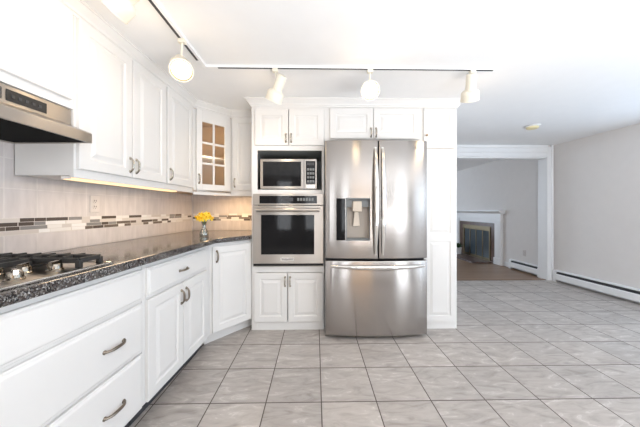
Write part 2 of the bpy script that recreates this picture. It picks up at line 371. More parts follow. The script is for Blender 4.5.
# casing of the opening: header, side casing, jamb
struct(MB().box(KX3+.09, 4.13, 2.018, 3.785, 4.15, 2.085).box(KX3+.09, 4.12, 2.085, 3.785, 4.15, 2.10).box(KX3+.09, 4.128, 2.10, 3.785, 4.15, CEIL-.05)
       .box(KX3+.09, 4.115, CEIL-.05, 3.785, 4.15, CEIL-.002).box(3.785, 4.13, 0, 3.875, 4.15, CEIL-.03).box(3.85, 4.118, 0, 3.878, 4.15, CEIL-.002), 'trim_1', 'trim', bevel=.004)
struct(MB().box(3.785, 4.15, 0, 3.815, 4.31, 2.018).box(KX3+.2, 4.15, 1.998, 3.815, 4.31, 2.018), 'trim_2', 'trim', bevel=.003)
struct(MB().box(KX3+.2, 4.15, 0, 3.785, 4.21, .008), 'threshold', 'wood')

# ------------------------------------------------------------------ cabinet fronts
RAISED = [(0, -.017), (.003, -.020), (.055, -.020), (.060, -.014), (.066, -.0125), (.070, -.0125), (.094, -.0195), (.098, -.0195)]
SLAB = [(0, -.012), (.003, -.014), (.010, -.0145), (.016, -.019), (.020, -.020)]
def pull(root, x, z, vertical=True, ln=.096, m='pewter', y=-.02):
    """arched cabinet pull with two flared feet"""
    mb = MB(); h = ln/2; pts = []; rr = []
    for k in range(13):
        t = -1+2*k/12; s = t*h; out = y-.004-.018*(1-abs(t)**4)
        pts.append((x, out, z+s) if vertical else (x+s, out, z)); rr.append(.0052+.0018*(1-t*t)+(.002 if abs(t) > .9 else 0))
    mb.tube(pts, rr, 8, up=Vector((1, 0, 0)) if vertical else Vector((0, 0, 1)))
    for q in (-h, h):
        p = (x, y, z+q) if vertical else (x+q, y, z)
        mb.lathe([(.0095, 0), (.0095, .003), (.006, .006), (.005, .010)], 12, aim((0, -1, 0), p))
    return mb.build('handle', m, root, smooth=True)
def front(root, name, x0, z0, x1, z1, steps=RAISED, hx=None, hz=None, vertical=True, pulls=None, mtl='pewter', ln=.096, panels=None):
    mb = MB()
    if panels:                                # a tall door with several raised fields
        mb.box(x0, -.0125, z0, x1, 0, z1)
        mb.box(x0, -.020, z0, x0+.055, -.0125, z1).box(x1-.055, -.020, z0, x1, -.0125, z1)
        e = [z0]+[p for p in panels]+[z1]
        mb.box(x0+.055, -.020, z0, x1-.055, -.0125, z0+.055).box(x0+.055, -.020, z1-.055, x1-.055, -.0125, z1)
        for p in panels: mb.box(x0+.055, -.020, p-.035, x1-.055, -.0125, p+.035)
        lo = z0+.055
        for p in panels+[None]:
            hi = (p-.035) if p else z1-.055
            mb.panel(x0+.061, lo+.006, x1-.061, hi-.006, [(.004, -.0126), (.03, -.0195), (.034, -.0195)], -.0124); lo = (p+.035) if p else 0
        d = mb.build(name, 'paint', root)
    else:
        d = mb.panel(x0, z0, x1, z1, steps).build(name, 'paint', root)
    if hx is not None: pull(d, hx, hz, vertical, ln, mtl)
    for px_, pz_ in pulls or []: pull(d, px_, pz_, vertical, ln, mtl)
    return d

# ---- left run, base cabinets (local x along the run, y into the wall)
t = thing('drawer_cabinet', 'white base cabinet of wide drawers under the gas cooktop', 'cabinet', L3(.490, .625), RUN)
wd_ = 1.405-.490
MB().box(0, 0, .105, wd_, .615, .868).build('body', 'paint', t)
MB().box(0, .065, 0, wd_, .08, .105).build('toe_kick', 'dark_grey', t)
front(t, 'false_front', .012, .675, wd_-.012, .838, SLAB)
front(t, 'drawer', .012, .408, wd_-.012, .661, SLAB, pulls=[(.215, .533), (.718, .533)], vertical=False, ln=.105)
front(t, 'drawer', .012, .112, wd_-.012, .397, SLAB, pulls=[(.215, .245), (.718, .245)], vertical=False, ln=.105)
t = thing('base_cabinet', 'white base cabinet with one drawer over two doors left of the corner cabinet', 'cabinet', L3(1.411, .625), RUN)
w2 = 2.198-1.411
MB().box(0, 0, .105, w2, .615, .868).build('body', 'paint', t)
MB().box(0, .065, 0, w2-.01, .08, .105).build('toe_kick', 'dark_grey', t)
front(t, 'drawer', .02, .678, .700, .838, SLAB, .358, .752, False, ln=.09)
front(t, 'door', .02, .112, .358, .664, hx=.333, hz=.575, ln=.085)
front(t, 'door', .366, .112, .702, .664, hx=.391, hz=.575, ln=.085)
# near neighbour on the left, running on towards the camera's side
# ---- diagonal corner base cabinet
A = L(2.200, .625); Bx, By = KX0-.002, YF+.008
ang = math.atan2(By-A.y, Bx-A.x); wdg = math.hypot(By-A.y, Bx-A.x)
t = thing('corner_cabinet', 'white single-door base cabinet set diagonally in the corner', 'cabinet', (A.x, A.y, 0), ang)
poly = [to_local(t, p) for p in (A, (Bx, By), (Bx, BACK-.012), L(3.08, .012), L(2.203, .012))]
MB().prism(poly, .10, .868).build('body', 'paint', t)
MB().box(-.01, .075, 0, wdg+.08, .09, .10).build('toe_kick', 'paint', t)
front(t, 'door', .018, .112, wdg-.022, .838, hx=.052, hz=.755, ln=.09)

# ---- counter
FE = .68
cb = (KX0-.003, 2.452)
n_d = Vector((math.sin(ang), -math.cos(ang)))*.04
e0 = A+n_d; # line of the diagonal edge meets the straight edge
d_ = Vector((math.cos(ang), math.sin(ang)))
def cross(p, d, q, e):
    k = ((q[0]-p[0])*e[1]-(q[1]-p[1])*e[0])/(d[0]*e[1]-d[1]*e[0]); return (p[0]+d[0]*k, p[1]+d[1]*k)
P1 = cross(L(0, FE), DU, e0, d_); P2 = cross(e0, d_, (KX0-.003, 0), (0, 1))
cpoly = [tuple(L(.30, .012)), tuple(L(.30, FE)), P1, P2, (KX0-.003, BACK-.012), tuple(L(3.068, .012))]
ct = MB().prism(cpoly, .870, .910).build('granite_countertop', 'granite', bevel=.006, seg=3)
tag(ct, 'polished dark speckled granite countertop along the left run and corner', 'countertop')

# ---- backsplash
UB = 1.328; UT = 2.15
t = thing('tile_backsplash', 'beige tiled backsplash with mosaic strip on the left wall behind the cooktop', 'backsplash', L3(.30, 0), RUN)
MB().box(0, -.008, .911, 2.77, 0, UB-.002).box(0, -.008, UB-.002, 1.04, 0, 1.655).build('tile_field', 'splash', t)
MB().box(0, -.0105, 1.022, 2.76, -.0081, 1.107).build('mosaic_strip', 'mosaic', t)
xl = L(3.05, .012).x
t = thing('tile_backsplash', 'short beige tiled backsplash on the back wall behind the yellow flowers', 'backsplash', (xl, BACK, 0), 0)
MB().box(0, -.008, .911, KX0-.003-xl, 0, UB-.002).build('tile_field', 'splash', t)
MB().box(.003, -.0105, 1.022, KX0-.003-xl, -.0081, 1.107).build('mosaic_strip', 'mosaic', t)

# ---- left run, wall cabinets
UB = 1.328; UT = 2.15
t = thing('wall_cabinet', 'white short wall cabinet above the range hood', 'cabinet', L3(.415, .32), RUN)
MB().box(0, 0, 1.660, .925, .308, UT).build('body', 'paint', t)
front(t, 'door', .02, 1.700, .458, 2.135); front(t, 'door', .466, 1.700, .905, 2.135)
t = thing('wall_cabinet', 'white double-door wall cabinet right of the range hood', 'cabinet', L3(1.342, .32), RUN)
w3 = 2.078-1.342
MB().box(0, 0, UB, w3-.001, .308, UT).box(0, 0, UB-.012, w3-.001, .02, UB).build('body', 'paint', t)
front(t, 'door', .012, UB+.034, .372, 2.135, hx=.350, hz=1.440, mtl='nickel', ln=.085)
front(t, 'door', .380, UB+.034, w3-.008, 2.135, hx=.404, hz=1.440, mtl='nickel', ln=.085)
t = thing('wall_cabinet', 'white single-door wall cabinet beside the glass-door corner cabinet', 'cabinet', L3(2.079, .32), RUN)
w4 = 2.515-2.079
MB().box(0, 0, UB, w4-.012, .308, UT).box(0, 0, UB-.012, w4-.012, .02, UB).build('body', 'paint', t)
front(t, 'door', .008, UB+.034, w4-.035, 2.135, hx=.038, hz=1.440, mtl='nickel', ln=.085)
# glass corner cabinet
A = L(2.515, .32); Bx, By = A.x+.268, BACK-.32
ang = math.atan2(By-A.y, Bx-A.x); wg = math.hypot(By-A.y, Bx-A.x)
t = thing('glass_cabinet', 'white diagonal wall cabinet with a six-pane glass door', 'cabinet', (A.x, A.y, 0), ang)
outer = [to_local(t, p) for p in (A, (Bx, By), (Bx, BACK-.012), L(3.08, .012), L(2.517, .012))]
mb = MB().prism(outer, UB, UB+.018).prism(outer, UT-.018, UT)
def wallseg(p, q, th_=.008):
    p, q = Vector(p), Vector(q); n = (q-p).normalized(); n = Vector((-n.y, n.x))*th_; mb.prism([p, q, q+n, p+n], UB+.018, UT-.018)
for i in (1, 2, 3, 4): wallseg(outer[i], outer[(i+1) % 5])
mb.build('body', 'maple', t)
inner = [(.035, .03), (wg-.035, .03), (outer[2][0]-.03, outer[2][1]-.01), (outer[3][0], outer[3][1]-.03), (outer[4][0]+.03, outer[4][1]-.01)]
MB().prism([(.05, .10), (wg-.05, .10)]+inner[2:], 1.70, 1.712).build('shelf', 'trim', t)
MB().box(0, 0, UB-.028, .035, .02, UT).box(wg-.035, 0, UB-.028, wg, .02, UT).box(.035, 0, UB-.028, wg-.035, .02, UB+.03).box(.035, 0, 2.125, wg-.035, .02, UT).build('face_frame', 'paint', t)
x0, x1, z0, z1 = .022, wg-.022, UB+.018, 2.132; s_ = .055; zb = z0+.060; zt = z1-.17; zt = 2.02
mb = MB().box(x0, -.02, z0, x0+s_, 0, z1).box(x1-s_, -.02, z0, x1, 0, z1).box(x0+s_, -.02, z0, x1-s_, 0, zb).box(x0+s_, -.02, zt, x1-s_, 0, z1)
xm = (x0+x1)/2; mb.box(xm-.010, -.018, zb, xm+.010, -.004, zt)
for k in (1, 2): z = zb+(zt-zb)*k/3; mb.box(x0+s_, -.018, z-.010, x1-s_, -.004, z+.010)
dr = mb.build('door', 'paint', t, bevel=.002)
lf = MB().lathe([(.03, 0), (.03, -.010), (.02, -.012)], 18, Matrix.Translation((wg/2, .16, UT-.019))).build('fill_disc', 'strip', t)  # glowing disc added to account for the brightened interior
MB().box(x0+s_-.004, -.011, zb-.004, x1-s_+.004, -.008, zt+.004).build('glass', 'cab_glass', dr); pull(dr, x0+.025, 1.455, ln=.085, m='nickel')
pl_ = bpy.data.lights.new('cabinet_fill', 'POINT'); pl_.energy = 1.2; pl_.color = (1, .82, .58); pl_.shadow_soft_size = .03  # added fill inside the cabinet, above and below the shelf
plo = bpy.data.objects.new('cabinet_fill', pl_); COL.objects.link(plo); plo.parent = t; plo.location = (wg/2, .05, UT-.06)
plo = bpy.data.objects.new('cabinet_fill', pl_); COL.objects.link(plo); plo.parent = t; plo.location = (wg/2, .06, 1.66)
# narrow cabinet between the corner and the oven tower
t = thing('wall_cabinet', 'white narrow wall cabinet between the glass-door cabinet and the oven tower', 'cabinet', (Bx+.002, By, 0), 0)
w5 = KX0-.003-Bx-.002
MB().box(0, 0, UB, w5, .308, UT).box(0, 0, UB-.028, w5, .02, UB).build('body', 'paint', t)
front(t, 'door', .018, UB+.034, w5-.01, 2.135, hx=.045, hz=1.440, mtl='nickel', ln=.085)

# ---- the tall block: oven tower, cabinet over the fridge, pantry
ow = KX1-KX0
t = thing('oven_tower', 'white tall cabinet holding the microwave and the wall oven', 'cabinet', (KX0, YF, 0), 0)
D = BACK-.01-YF
mb = MB().box(0, 0, 0, .019, D, UT).box(ow-.019, 0, 0, ow, D, UT).box(.019, D-.012, .06, ow-.019, D, UT)
for z0, z1 in ((.07, .09), (.585, .605), (1.315, 1.343), (1.735, 1.76), (UT-.02, UT)): mb.box(.019, .001, z0, ow-.019, D-.012, z1)
mb.build('body', 'paint', t)
MB().box(0, -.018, 0, .055, 0, UT).box(ow-.024, -.018, 0, ow, 0, UT).box(.055, -.018, 2.112, ow-.024, 0, UT).box(.055, -.018, 1.722, ow-.024, 0, 1.772).box(.055, -.018, 1.305, ow-.024, 0, 1.345).box(.055, -.018, .552, ow-.024, 0, .612).box(.055, -.018, 0, ow-.024, 0, .09).build('face_frame', 'paint', t, bevel=.0015)
MB().box(.0195, .02, 1.344, .024, D-.013, 1.734).box(ow-.024, .02, 1.344, ow-.0195, D-.013, 1.734).box(.024, D-.018, 1.344, ow-.024, D-.0125, 1.734).box(.024, .02, 1.729, ow-.024, D-.018, 1.7345).build('niche_lining', 'niche', t)
def shift_front(y): return [(i, yy+y) for i, yy in RAISED]
SF = shift_front(-.018)
def tdoor(root, x0, z0, x1, z1, hx, hz, ln=.085, m='nickel'):
    d = MB().panel(x0, z0, x1, z1, SF, -.018).build('door', 'paint', root); pull(d, hx, hz, True, ln, m, -.038); return d
tdoor(t, .035, 1.768, .352, 2.108, .330, 1.815+.02, .075); tdoor(t, .358, 1.768, .690, 2.108, .380, 1.835, .075)
tdoor(t, .028, .082, .343, .549, .322, .468, .085); tdoor(t, .349, .082, .684, .549, .371, .468, .085)
# over the fridge
t = thing('fridge_cabinet', 'white two-door cabinet above the refrigerator', 'cabinet', (KX1+.001, YF, 0), 0)
fw = KX2-KX1-.002
MB().box(0, 0, 1.815, fw, D, UT).box(0, -.018, 1.815, fw, 0, UT).build('body', 'paint', t)
tdoor(t, .052, 1.832, .466, 2.125, .445, 1.892, .08); tdoor(t, .472, 1.832, .915, 2.125, .494, 1.892, .08)
# pantry
t = thing('pantry_cabinet', 'white tall narrow pantry cabinet at the right end of the tall block', 'cabinet', (KX2, YF, 0), 0)
pw = KX3-KX2
MB().box(0, 0, 0, pw, D, UT).box(0, -.018, 0, pw, 0, UT).build('body', 'paint', t)
d = MB().panel(.010, 1.745, pw-.02, 2.128, SF, -.018).build('door', 'paint', t)
MB().lathe([(.006, 0), (.005, .010), (.011, .016), (.012, .021), (.008, .026)], 14, aim((0, -1, 0), (.030, -.038, 1.865))).build('knob', 'pewter', d, smooth=True)
mb = MB(); x0, x1, z0, z1 = .010, pw-.02, .075, 1.735
mb.box(x0, -.0305, z0, x1, -.018, z1); y0, y1 = -.038, -.0305
mb.box(x0, y0, z0, x0+.05, y1, z1).box(x1-.05, y0, z0, x1, y1, z1).box(x0+.05, y0, z0, x1-.05, y1, z0+.055).box(x0+.05, y0, z1-.055, x1-.05, y1, z1).box(x0+.05, y0, .85, x1-.05, y1, .925)
for lo, hi in ((z0+.055, .85), (.925, z1-.055)): mb.panel(x0+.056, lo+.006, x1-.056, hi-.006, [(.004, -.0306), (.028, -.0375), (.032, -.0375)], -.0304)
mb.build('door', 'paint', t)

# ---- crown moulding along all the wall cabinets
CR = [(0, UT-.012), (.006, UT-.012), (.008, UT), (.016, UT+.004), (.020, UT+.016), (.034, UT+.032), (.046, UT+.046), (.052, UT+.048), (.052, CEIL-.001), (0, CEIL-.001)]
A = L(2.515, .32); yt = YF-.02
path = [tuple(L(.38, .32)), tuple(A), (A.x+.268, BACK-.32), (KX0-.002, BACK-.32)]
struct(MB().sweep(path, CR), 'trim_3', 'paint')
struct(MB().sweep([(KX0-.002, BACK-.30), (KX0-.002, yt), (KX3+.002, yt), (KX3+.002, BACK+.0)], CR), 'trim_4', 'paint')

# ------------------------------------------------------------------ range hood
t = thing('range_hood', 'stainless steel under-cabinet range hood with black underside', 'range hood', L3(.422, 0), RUN)
HW = .915
prof = [(-.012, 1.657), (-.312, 1.657), (-.312, 1.580), (-.416, 1.538), (-.422, 1.533), (-.422, 1.486), (-.412, 1.486), (-.412, 1.530), (-.012, 1.535)]
MB().xprism(prof, 0, HW).box(0, -.412, 1.486, .012, -.012, 1.535).box(HW-.012, -.412, 1.486, HW, -.012, 1.535).box(.012, -.03, 1.486, HW-.012, -.012, 1.535).build('housing', 'steel_h', t, bevel=.0015)
MB().box(.013, -.411, 1.490, HW-.013, -.031, 1.5295).build('filter', 'filter', t)
MB().box(.650, -.3145, 1.594, .800, -.3122, 1.640).build('control_panel', 'dark', t)
for k in range(5): MB().box(.665+k*.025, -.317, 1.610, .677+k*.025, -.3146, 1.622).build('button', 'dark_grey', t)
mb = MB()
for k in range(9): mb.box(.44, -.316, 1.594+k*.0053, .635, -.3122, 1.5968+k*.0053)
mb.build('vent_grille', 'dark_grey', t)
MB().lathe([(.036, 0), (.034, -.010), (.02, -.016)], 18, Matrix.Translation((.53, -.34, 1.491))).build('lamp', 'bulb', t)

# ------------------------------------------------------------------ cooktop
t = thing('gas_cooktop', 'stainless gas cooktop with black iron grates set in the granite counter', 'cooktop', L3(.33, 0, .911), RUN)
CW = .865                                  # runs from u=.33 to u=1.195
MB().box(0, -.645, 0, CW, -.12, .006).build('steel_base', 'steel_h', t, bevel=.003)
MB().box(-.004, -.650, -.0005, CW+.004, -.640, .009).box(CW-.004, -.65, -.0005, CW+.004, -.115, .009).build('steel_rim', 'chrome', t, bevel=.002)
def grate(x0, x1, y0, y1):
    mb = MB(); zt = .046; b_ = .006
    for x in (x0, x1): mb.box(x-b_, y0, zt-.020, x+b_, y1, zt)
    for y in (y0, y1): mb.box(x0, y-b_, zt-.020, x1, y+b_, zt)
    n = 7
    for k in range(1, n):
        y = y0+(y1-y0)*k/n; mb.box(x0, y-.005, zt-.012, x0+(x1-x0)*.40, y+.005, zt+.006).box(x1-(x1-x0)*.40, y-.005, zt-.012, x1, y+.005, zt+.006)
    mb.box((x0+x1)/2-.005, y0, zt-.012, (x0+x1)/2+.005, y1, zt+.006)
    for x in (x0, x1):
        for y in (y0, y1): mb.box(x-.009, y-.009, .006, x+.009, y+.009, zt-.01)
    return mb.build('grate', 'iron', t, bevel=.002)
grate(.03, .275, -.60, -.15); grate(.295, .725, -.425, -.15); grate(.745, .838, -.612, -.15)
for x, y, r in ((.15, -.26, .045), (.15, -.48, .05), (.42, -.29, .055), (.61, -.29, .045), (.792, -.38, .035)):
    MB().lathe([(r, .006), (r, .014), (r*.8, .018), (r*.75, .024), (r*.3, .026)], 20, Matrix.Translation((x, y, 0))).build('burner', 'iron', t, smooth=True)
def knob(x, y, rot, s=1.):
    mtx = Matrix.Translation((x, y, .006)) @ Matrix.Rotation(rot, 4, 'Z')
    mb = MB().lathe([(.026*s, 0), (.026*s, .004), (.022*s, .008), (.021*s, .022), (.019*s, .026)], 20, mtx)
    mb.box(-.026*s, -.006, .020, .026*s, .006, .036, mtx)
    mb.build('knob', 'dark_chrome', t, smooth=True, bevel=.001)
for u, v, rot in ((1.035, .557, .3), (.985, .49, .5), (.955, .42, .2), (.90, .565, 1.0), (.885, .44, .4)): knob(u-.33, -v, rot, 1.0)

# ------------------------------------------------------------------ microwave
t = thing('microwave', 'silver microwave oven in the niche above the wall oven', 'microwave', (-.259, YF+.04, 1.3435), 0)
mw, mh = .272, .300
MB().box(-mw, -.03, .008, mw, .36, mh).build('housing', 'slate', t, bevel=.004)
for x in (-.22, .22):
    for y in (.02, .32): MB().lathe([(.014, 0), (.014, .008)], 10, Matrix.Translation((x, y, 0))).build('foot', 'dark', t)
mb = MB(); mb.box(-mw, -.052, .010, .146, -.0301, mh-.002); d = mb.build('door', 'steel_h', t, bevel=.003)
MB().box(-.246, -.0545, .035, .120, -.0521, mh-.028).build('window', 'glass_black', d)
mb = MB(); mb.box(.149, -.052, .010, mw, -.0301, mh-.002); c = mb.build('control_column', 'steel_h', t, bevel=.003)
MB().box(.166, -.0545, .055, .258, -.0521, mh-.022).build('keypad', 'glass_black', c)
MB().box(.176, -.0555, mh-.062, .248, -.0546, mh-.036).build('display', 'dark_grey', c)
for r_ in range(4):
    for k in range(3): MB().box(.178+k*.025, -.0555, .072+r_*.038, .198+k*.025, -.0546, .094+r_*.038).build('key', 'slate', c)
MB().box(.172, -.056, .018, .252, -.0521, .046).build('open_button', 'chrome', c, bevel=.002)

# ------------------------------------------------------------------ wall oven
t = thing('wall_oven', 'stainless wall oven with black glass window below the microwave', 'oven', (-.258, YF-.02, .612), 0)
h = .335
MB().box(-.300, .02, .012, .295, .52, .685).build('housing', 'slate', t)
MB().box(-h, -.022, .585, h, .0, .692).build('control_frame', 'steel_h', t, bevel=.003)
cp = MB().box(-.273, -.0245, .600, .272, -.0221, .673).build('control_panel', 'glass_black', t)
MB().box(-.06, -.0252, .622, .045, -.0246, .655).build('display', 'dark_grey', cp)
for k in range(6): MB().box(.085+.027*k, -.0252, .625, .104+.027*k, -.0246, .652).build('key', 'slate', cp)
d = MB().box(-h, -.034, .030, h, 0, .579).build('door', 'steel_h', t, bevel=.004)
MB().box(-.256, -.0365, .118, .246, -.0341, .492).build('window', 'glass_black', d)
mb = MB(); mb.tube([(-.295, -.075, .540), (-.1, -.079, .540), (.1, -.079, .540), (.295, -.075, .540)], .017, 14)
for x in (-.27, .27): mb.tube([(x, -.034, .540), (x, -.074, .540)], .010, 10)
mb.build('handle', 'steel_h', d, smooth=True)
bd = MB().box(-.073, -.0372, .058, .057, -.0341, .088).build('badge', 'chrome', d, bevel=.001)
MB().box(-h, -.012, .004, h, 0, .026).build('bottom_vent', 'dark', t)
MB().box(-h, -.018, -.002, h, 0, .004).build('bottom_trim', 'steel_h', t)

def text_mesh(body, size, loc, rot, m, parent, name, depth=.0004):
    c = bpy.data.curves.new(name, 'FONT'); c.body = body; c.size = size; c.extrude = depth; c.align_x = 'CENTER'; c.align_y = 'CENTER'; c.resolution_u = 3
    o = bpy.data.objects.new(name, c); COL.objects.link(o); dg = bpy.context.evaluated_depsgraph_get()
    me = bpy.data.meshes.new_from_object(o.evaluated_get(dg)); bpy.data.objects.remove(o); me.name = name
    me.transform(Matrix.Translation(loc) @ rot.to_matrix().to_4x4()); me.materials.clear(); me.materials.append(M[m])
    o = bpy.data.objects.new(name, me); COL.objects.link(o); o.parent = parent; return o
from mathutils import Euler
FACE = Euler((R(90), 0, 0))
text_mesh('KitchenAid', .022, (-.008, -.0376, .073), FACE, 'dark_grey', bd, 'lettering')

# ------------------------------------------------------------------ refrigerator
t = thing('refrigerator', 'large stainless french-door refrigerator with a water dispenser', 'refrigerator', (.545, 2.64, 0), 0)
fh = .459; FY = 2.29-2.64                  # door edge plane; doors bow out from it
def bow(x): return FY-.034*(1-(x/fh)**2)
def curved_door(name, x0, x1, z0, z1, hole=None, m='steel'):
    mb = MB(); bm = mb.bm; r = .010
    xs = [x0, x0+.003, x0+r]+[x0+r+(x1-x0-2*r)*k/14 for k in range(1, 14)]+[x1-r, x1-.003, x1]
    zs = [z0, z0+.003, z0+r, z1-r, z1-.003, z1]
    if hole:
        xs = sorted([x for x in xs if min(abs(x-hole[0]), abs(x-hole[2])) > .008]+[hole[0], hole[2]]); zs = sorted(zs+[hole[1], hole[3]])
    def rnd(d): return 0 if d >= r else r-math.sqrt(max(0, r*r-(r-d)**2))
    g = [[bm.verts.new((x, bow(x)+rnd(min(x-x0, x1-x))+rnd(min(z-z0, z1-z)), z)) for z in zs] for x in xs]
    for i in range(len(xs)-1):
        for j in range(len(zs)-1):
            if hole and hole[0]-1e-6 <= xs[i] and xs[i+1] <= hole[2]+1e-6 and hole[1]-1e-6 <= zs[j] and zs[j+1] <= hole[3]+1e-6: continue
            bm.faces.new((g[i][j], g[i+1][j], g[i+1][j+1], g[i][j+1]))
    yb = FY+.055; nx, nz = len(xs)-1, len(zs)-1
    ring = [(i, 0) for i in range(nx)]+[(nx, j) for j in range(nz)]+[(i, nz) for i in range(nx, 0, -1)]+[(0, j) for j in range(nz, 0, -1)]
    bk = [bm.verts.new((xs[i], yb, zs[j])) for i, j in ring]
    for k in range(len(ring)):
        q = (k+1) % len(ring); bm.faces.new((g[ring[k][0]][ring[k][1]], g[ring[q][0]][ring[q][1]], bk[q], bk[k]))
    bm.faces.new(bk)
    o = mb.build(name, m, t, smooth=True)
    return o
MB().box(-fh+.004, FY+.062, .045, fh-.004, .40, 1.765).build('body', 'dark_grey', t, bevel=.004)
MB().box(-fh+.02, FY+.05, .012, fh-.02, FY+.10, .045).build('base_grille', 'dark', t)
for x in (-.38, .38):
    for y in (FY+.09, .33): MB().lathe([(.022, 0), (.022, .012), (.012, .014), (.012, .05)], 12, Matrix.Translation((x, y, 0))).build('foot', 'dark', t)
hole = (.268-.541, .885, .478-.541, 1.250)
ld = curved_door('door', -fh, .0075, .718, 1.772, hole); rd = curved_door('door', .0135, fh, .718, 1.772)
fd = curved_door('freezer_drawer', -fh, fh, .032, .700)
def bar(parent, p0, p1, out, horiz):
    mb = MB(); pts = []; n = 16
    for k in range(n+1):
        s = k/n; e = 1-abs(2*s-1)**2.5; p = Vector(p0).lerp(Vector(p1), s)
        base = bow(p.x); pts.append((p.x, base-.012-out*e, p.z))
    mb.tube(pts, [.010+.006*min(1, 4*min(k/n, 1-k/n)) for k in range(n+1)], 12, flat=1.25, up=Vector((0, 0, 1)) if horiz else Vector((1, 0, 0)))
    for p in (p0, p1): mb.tube([(p[0], bow(p[0])+.004, p[2]), (p[0], bow(p[0])-.014, p[2])], .012, 10)
    return mb.build('handle', 'chrome', parent, smooth=True)
bar(ld, (-.018, 0, .765), (-.018, 0, 1.690), .042, False); bar(rd, (.044, 0, .765), (.044, 0, 1.690), .042, False)
bar(fd, (-.405, 0, .652), (.420, 0, .652), .042, True)
# water dispenser
x0, z0, x1, z1 = hole; yf = bow((x0+x1)/2)
mb = MB(); yb = yf+.085
mb.box(x0, yf+.012, z0, x0+.004, yb, z1).box(x1-.004, yf+.012, z0, x1, yb, z1).box(x0, yf+.012, z0, x1, yb, z0+.004).box(x0, yf+.012, z1-.004, x1, yb, z1).box(x0, yb-.004, z0, x1, yb, z1)
dp = mb.build('dispenser_recess', 'taupe', ld)
mb = MB(); yq = yf-.004
mb.box(x0-.006, yq, z0-.006, x0+.004, yf+.016, z1+.006).box(x1-.004, yq+.002, z0-.006, x1+.006, yf+.016, z1+.006).box(x0, yq, z1-.002, x1, yf+.016, z1+.006).box(x0, yq, z0-.006, x1, yf+.016, z0+.004)
mb.build('dispenser_frame', 'slate', ld)
MB().box(x0+.004, yf+.03, z1-.075, x1-.004, yf+.08, z1-.004).build('dispenser_hood', 'slate', ld, bevel=.004)
MB().box(x0+.056, yf-.002, z1-.115, x0+.138, yf+.05, z1-.022).build('chute', 'beige', ld, bevel=.008)
MB().loops([[(x0+.078, yf+.035, z1-.115), (x0+.112, yf+.035, z1-.115), (x0+.112, yf+.045, z1-.115), (x0+.078, yf+.045, z1-.115)],
            [(x0+.064, yf+.04, z1-.245), (x0+.128, yf+.04, z1-.245), (x0+.128, yf+.05, z1-.245), (x0+.064, yf+.05, z1-.245)]]).build('lever', 'beige', ld, bevel=.003)
MB().box(x0+.01, yf+.014, z0+.004, x1-.01, yf+.078, z0+.012).build('drip_tray', 'slate', ld)
xa, xb = .181-.541, .258-.541
mb = MB(); n = 6; rings = []
for k in range(n+1):
    x = xa+(xb-xa)*k/n; y = bow(x)-.004; rings.append([(x, y, z0-.003), (x, y+.006, z0-.003), (x, y+.006, z1+.003), (x, y, z1+.003)])
mb.loops(rings).build('dispenser_controls', 'glass_black', ld)
text_mesh('LG', .030, (.369, bow(.369)-.0008, 1.704), FACE, 'slate', rd, 'lettering')
mb = MB()
q = [(.338+.013*math.cos(a_*math.pi/12), bow(.338)-.0011, 1.704+.013*math.sin(a_*math.pi/12)) for a_ in range(25)]
mb.tube(q, .0016, 6); mb.build('emblem', 'slate', rd)

# ------------------------------------------------------------------ flowers in the glass vase on the counter
VX, VY, VZ = -1.015, 2.36, .910
v = thing('glass_vase', 'small clear glass bud vase on the corner of the granite counter', 'vase', (VX, VY, VZ+.001))
MB().lathe([(.036, 0), (.040, .006), (.041, .022), (.034, .045), (.021, .070), (.017, .095), (.021, .118), (.026, .128), (.0245, .128), (.019, .117), (.0152, .095), (.019, .071), (.032, .046), (.038, .022), (.037, .008)], 24).build('vase_body', 'vase_glass', v, smooth=True)
MB().lathe([(.036, .009), (.0372, .022), (.0315, .045), (.020, .066)], 24).build('water', 'water', v, smooth=True)
def daffodil(name, dx, dy, dz, sc):
    f = thing(name, 'yellow daffodil in the bunch standing in the glass vase', 'flower', (VX, VY, VZ+.012), 0, 'yellow daffodils in the vase')
    head = Vector((dx, dy, dz)); nrm = Vector((dx*3, dy*3-.05, .05)).normalized()
    sb = head-nrm*.012
    base = Vector((-dx*.14, -dy*.14, 0)); neck = Vector((dx*.07, dy*.07, .095))
    MB().tube([base, neck, neck.lerp(sb, .5)+Vector((0, 0, .008)), sb, head], .0019, 7).build('stem', 'leaf', f, smooth=True)
    mt = aim(nrm, head); mb = MB()
    for k in range(6):
        a_ = k*math.pi/3+dx*20; rot = mt @ Matrix.Rotation(a_, 4, 'Z'); pts = []
        rings = []
        for s, wdt, zz in ((.004, .005, 0), (.016, .011, .004), (.028, .011, .005), (.040, .003, .001)):
            rings.append([rot @ Vector((s*sc, -wdt*sc, zz)), rot @ Vector((s*sc, 0, zz+.0035)), rot @ Vector((s*sc, wdt*sc, zz)), rot @ Vector((s*sc, 0, zz+.002))])
        mb.loops(rings)
    mb.build('petals', 'petal', f, smooth=True)
    MB().lathe([(.006*sc, 0), (.009*sc, .010), (.011*sc, .019), (.015*sc, .024), (.0135*sc, .024), (.009*sc, .018), (.007*sc, .006)], 14, mt).build('trumpet', 'trumpet', f, smooth=True)
for k, (dx, dy, dz, sc) in enumerate(((-.066, -.030, .162, 1.0), (-.030, -.052, .150, 1.05), (.006, -.040, .182, 1.1), (.040, -.048, .155, 1.05), (.070, -.025, .166, 1.0), (-.040, .010, .190, 1.05), (.036, .012, .192, 1.05), (.002, -.066, .146, 1.0), (-.078, .012, .150, .95), (.082, .010, .148, .95), (0, .05, .175, 1.0))):
    daffodil('daffodil', dx*.72, dy*.72, .166+(dz-.166)*.8, sc*.78)

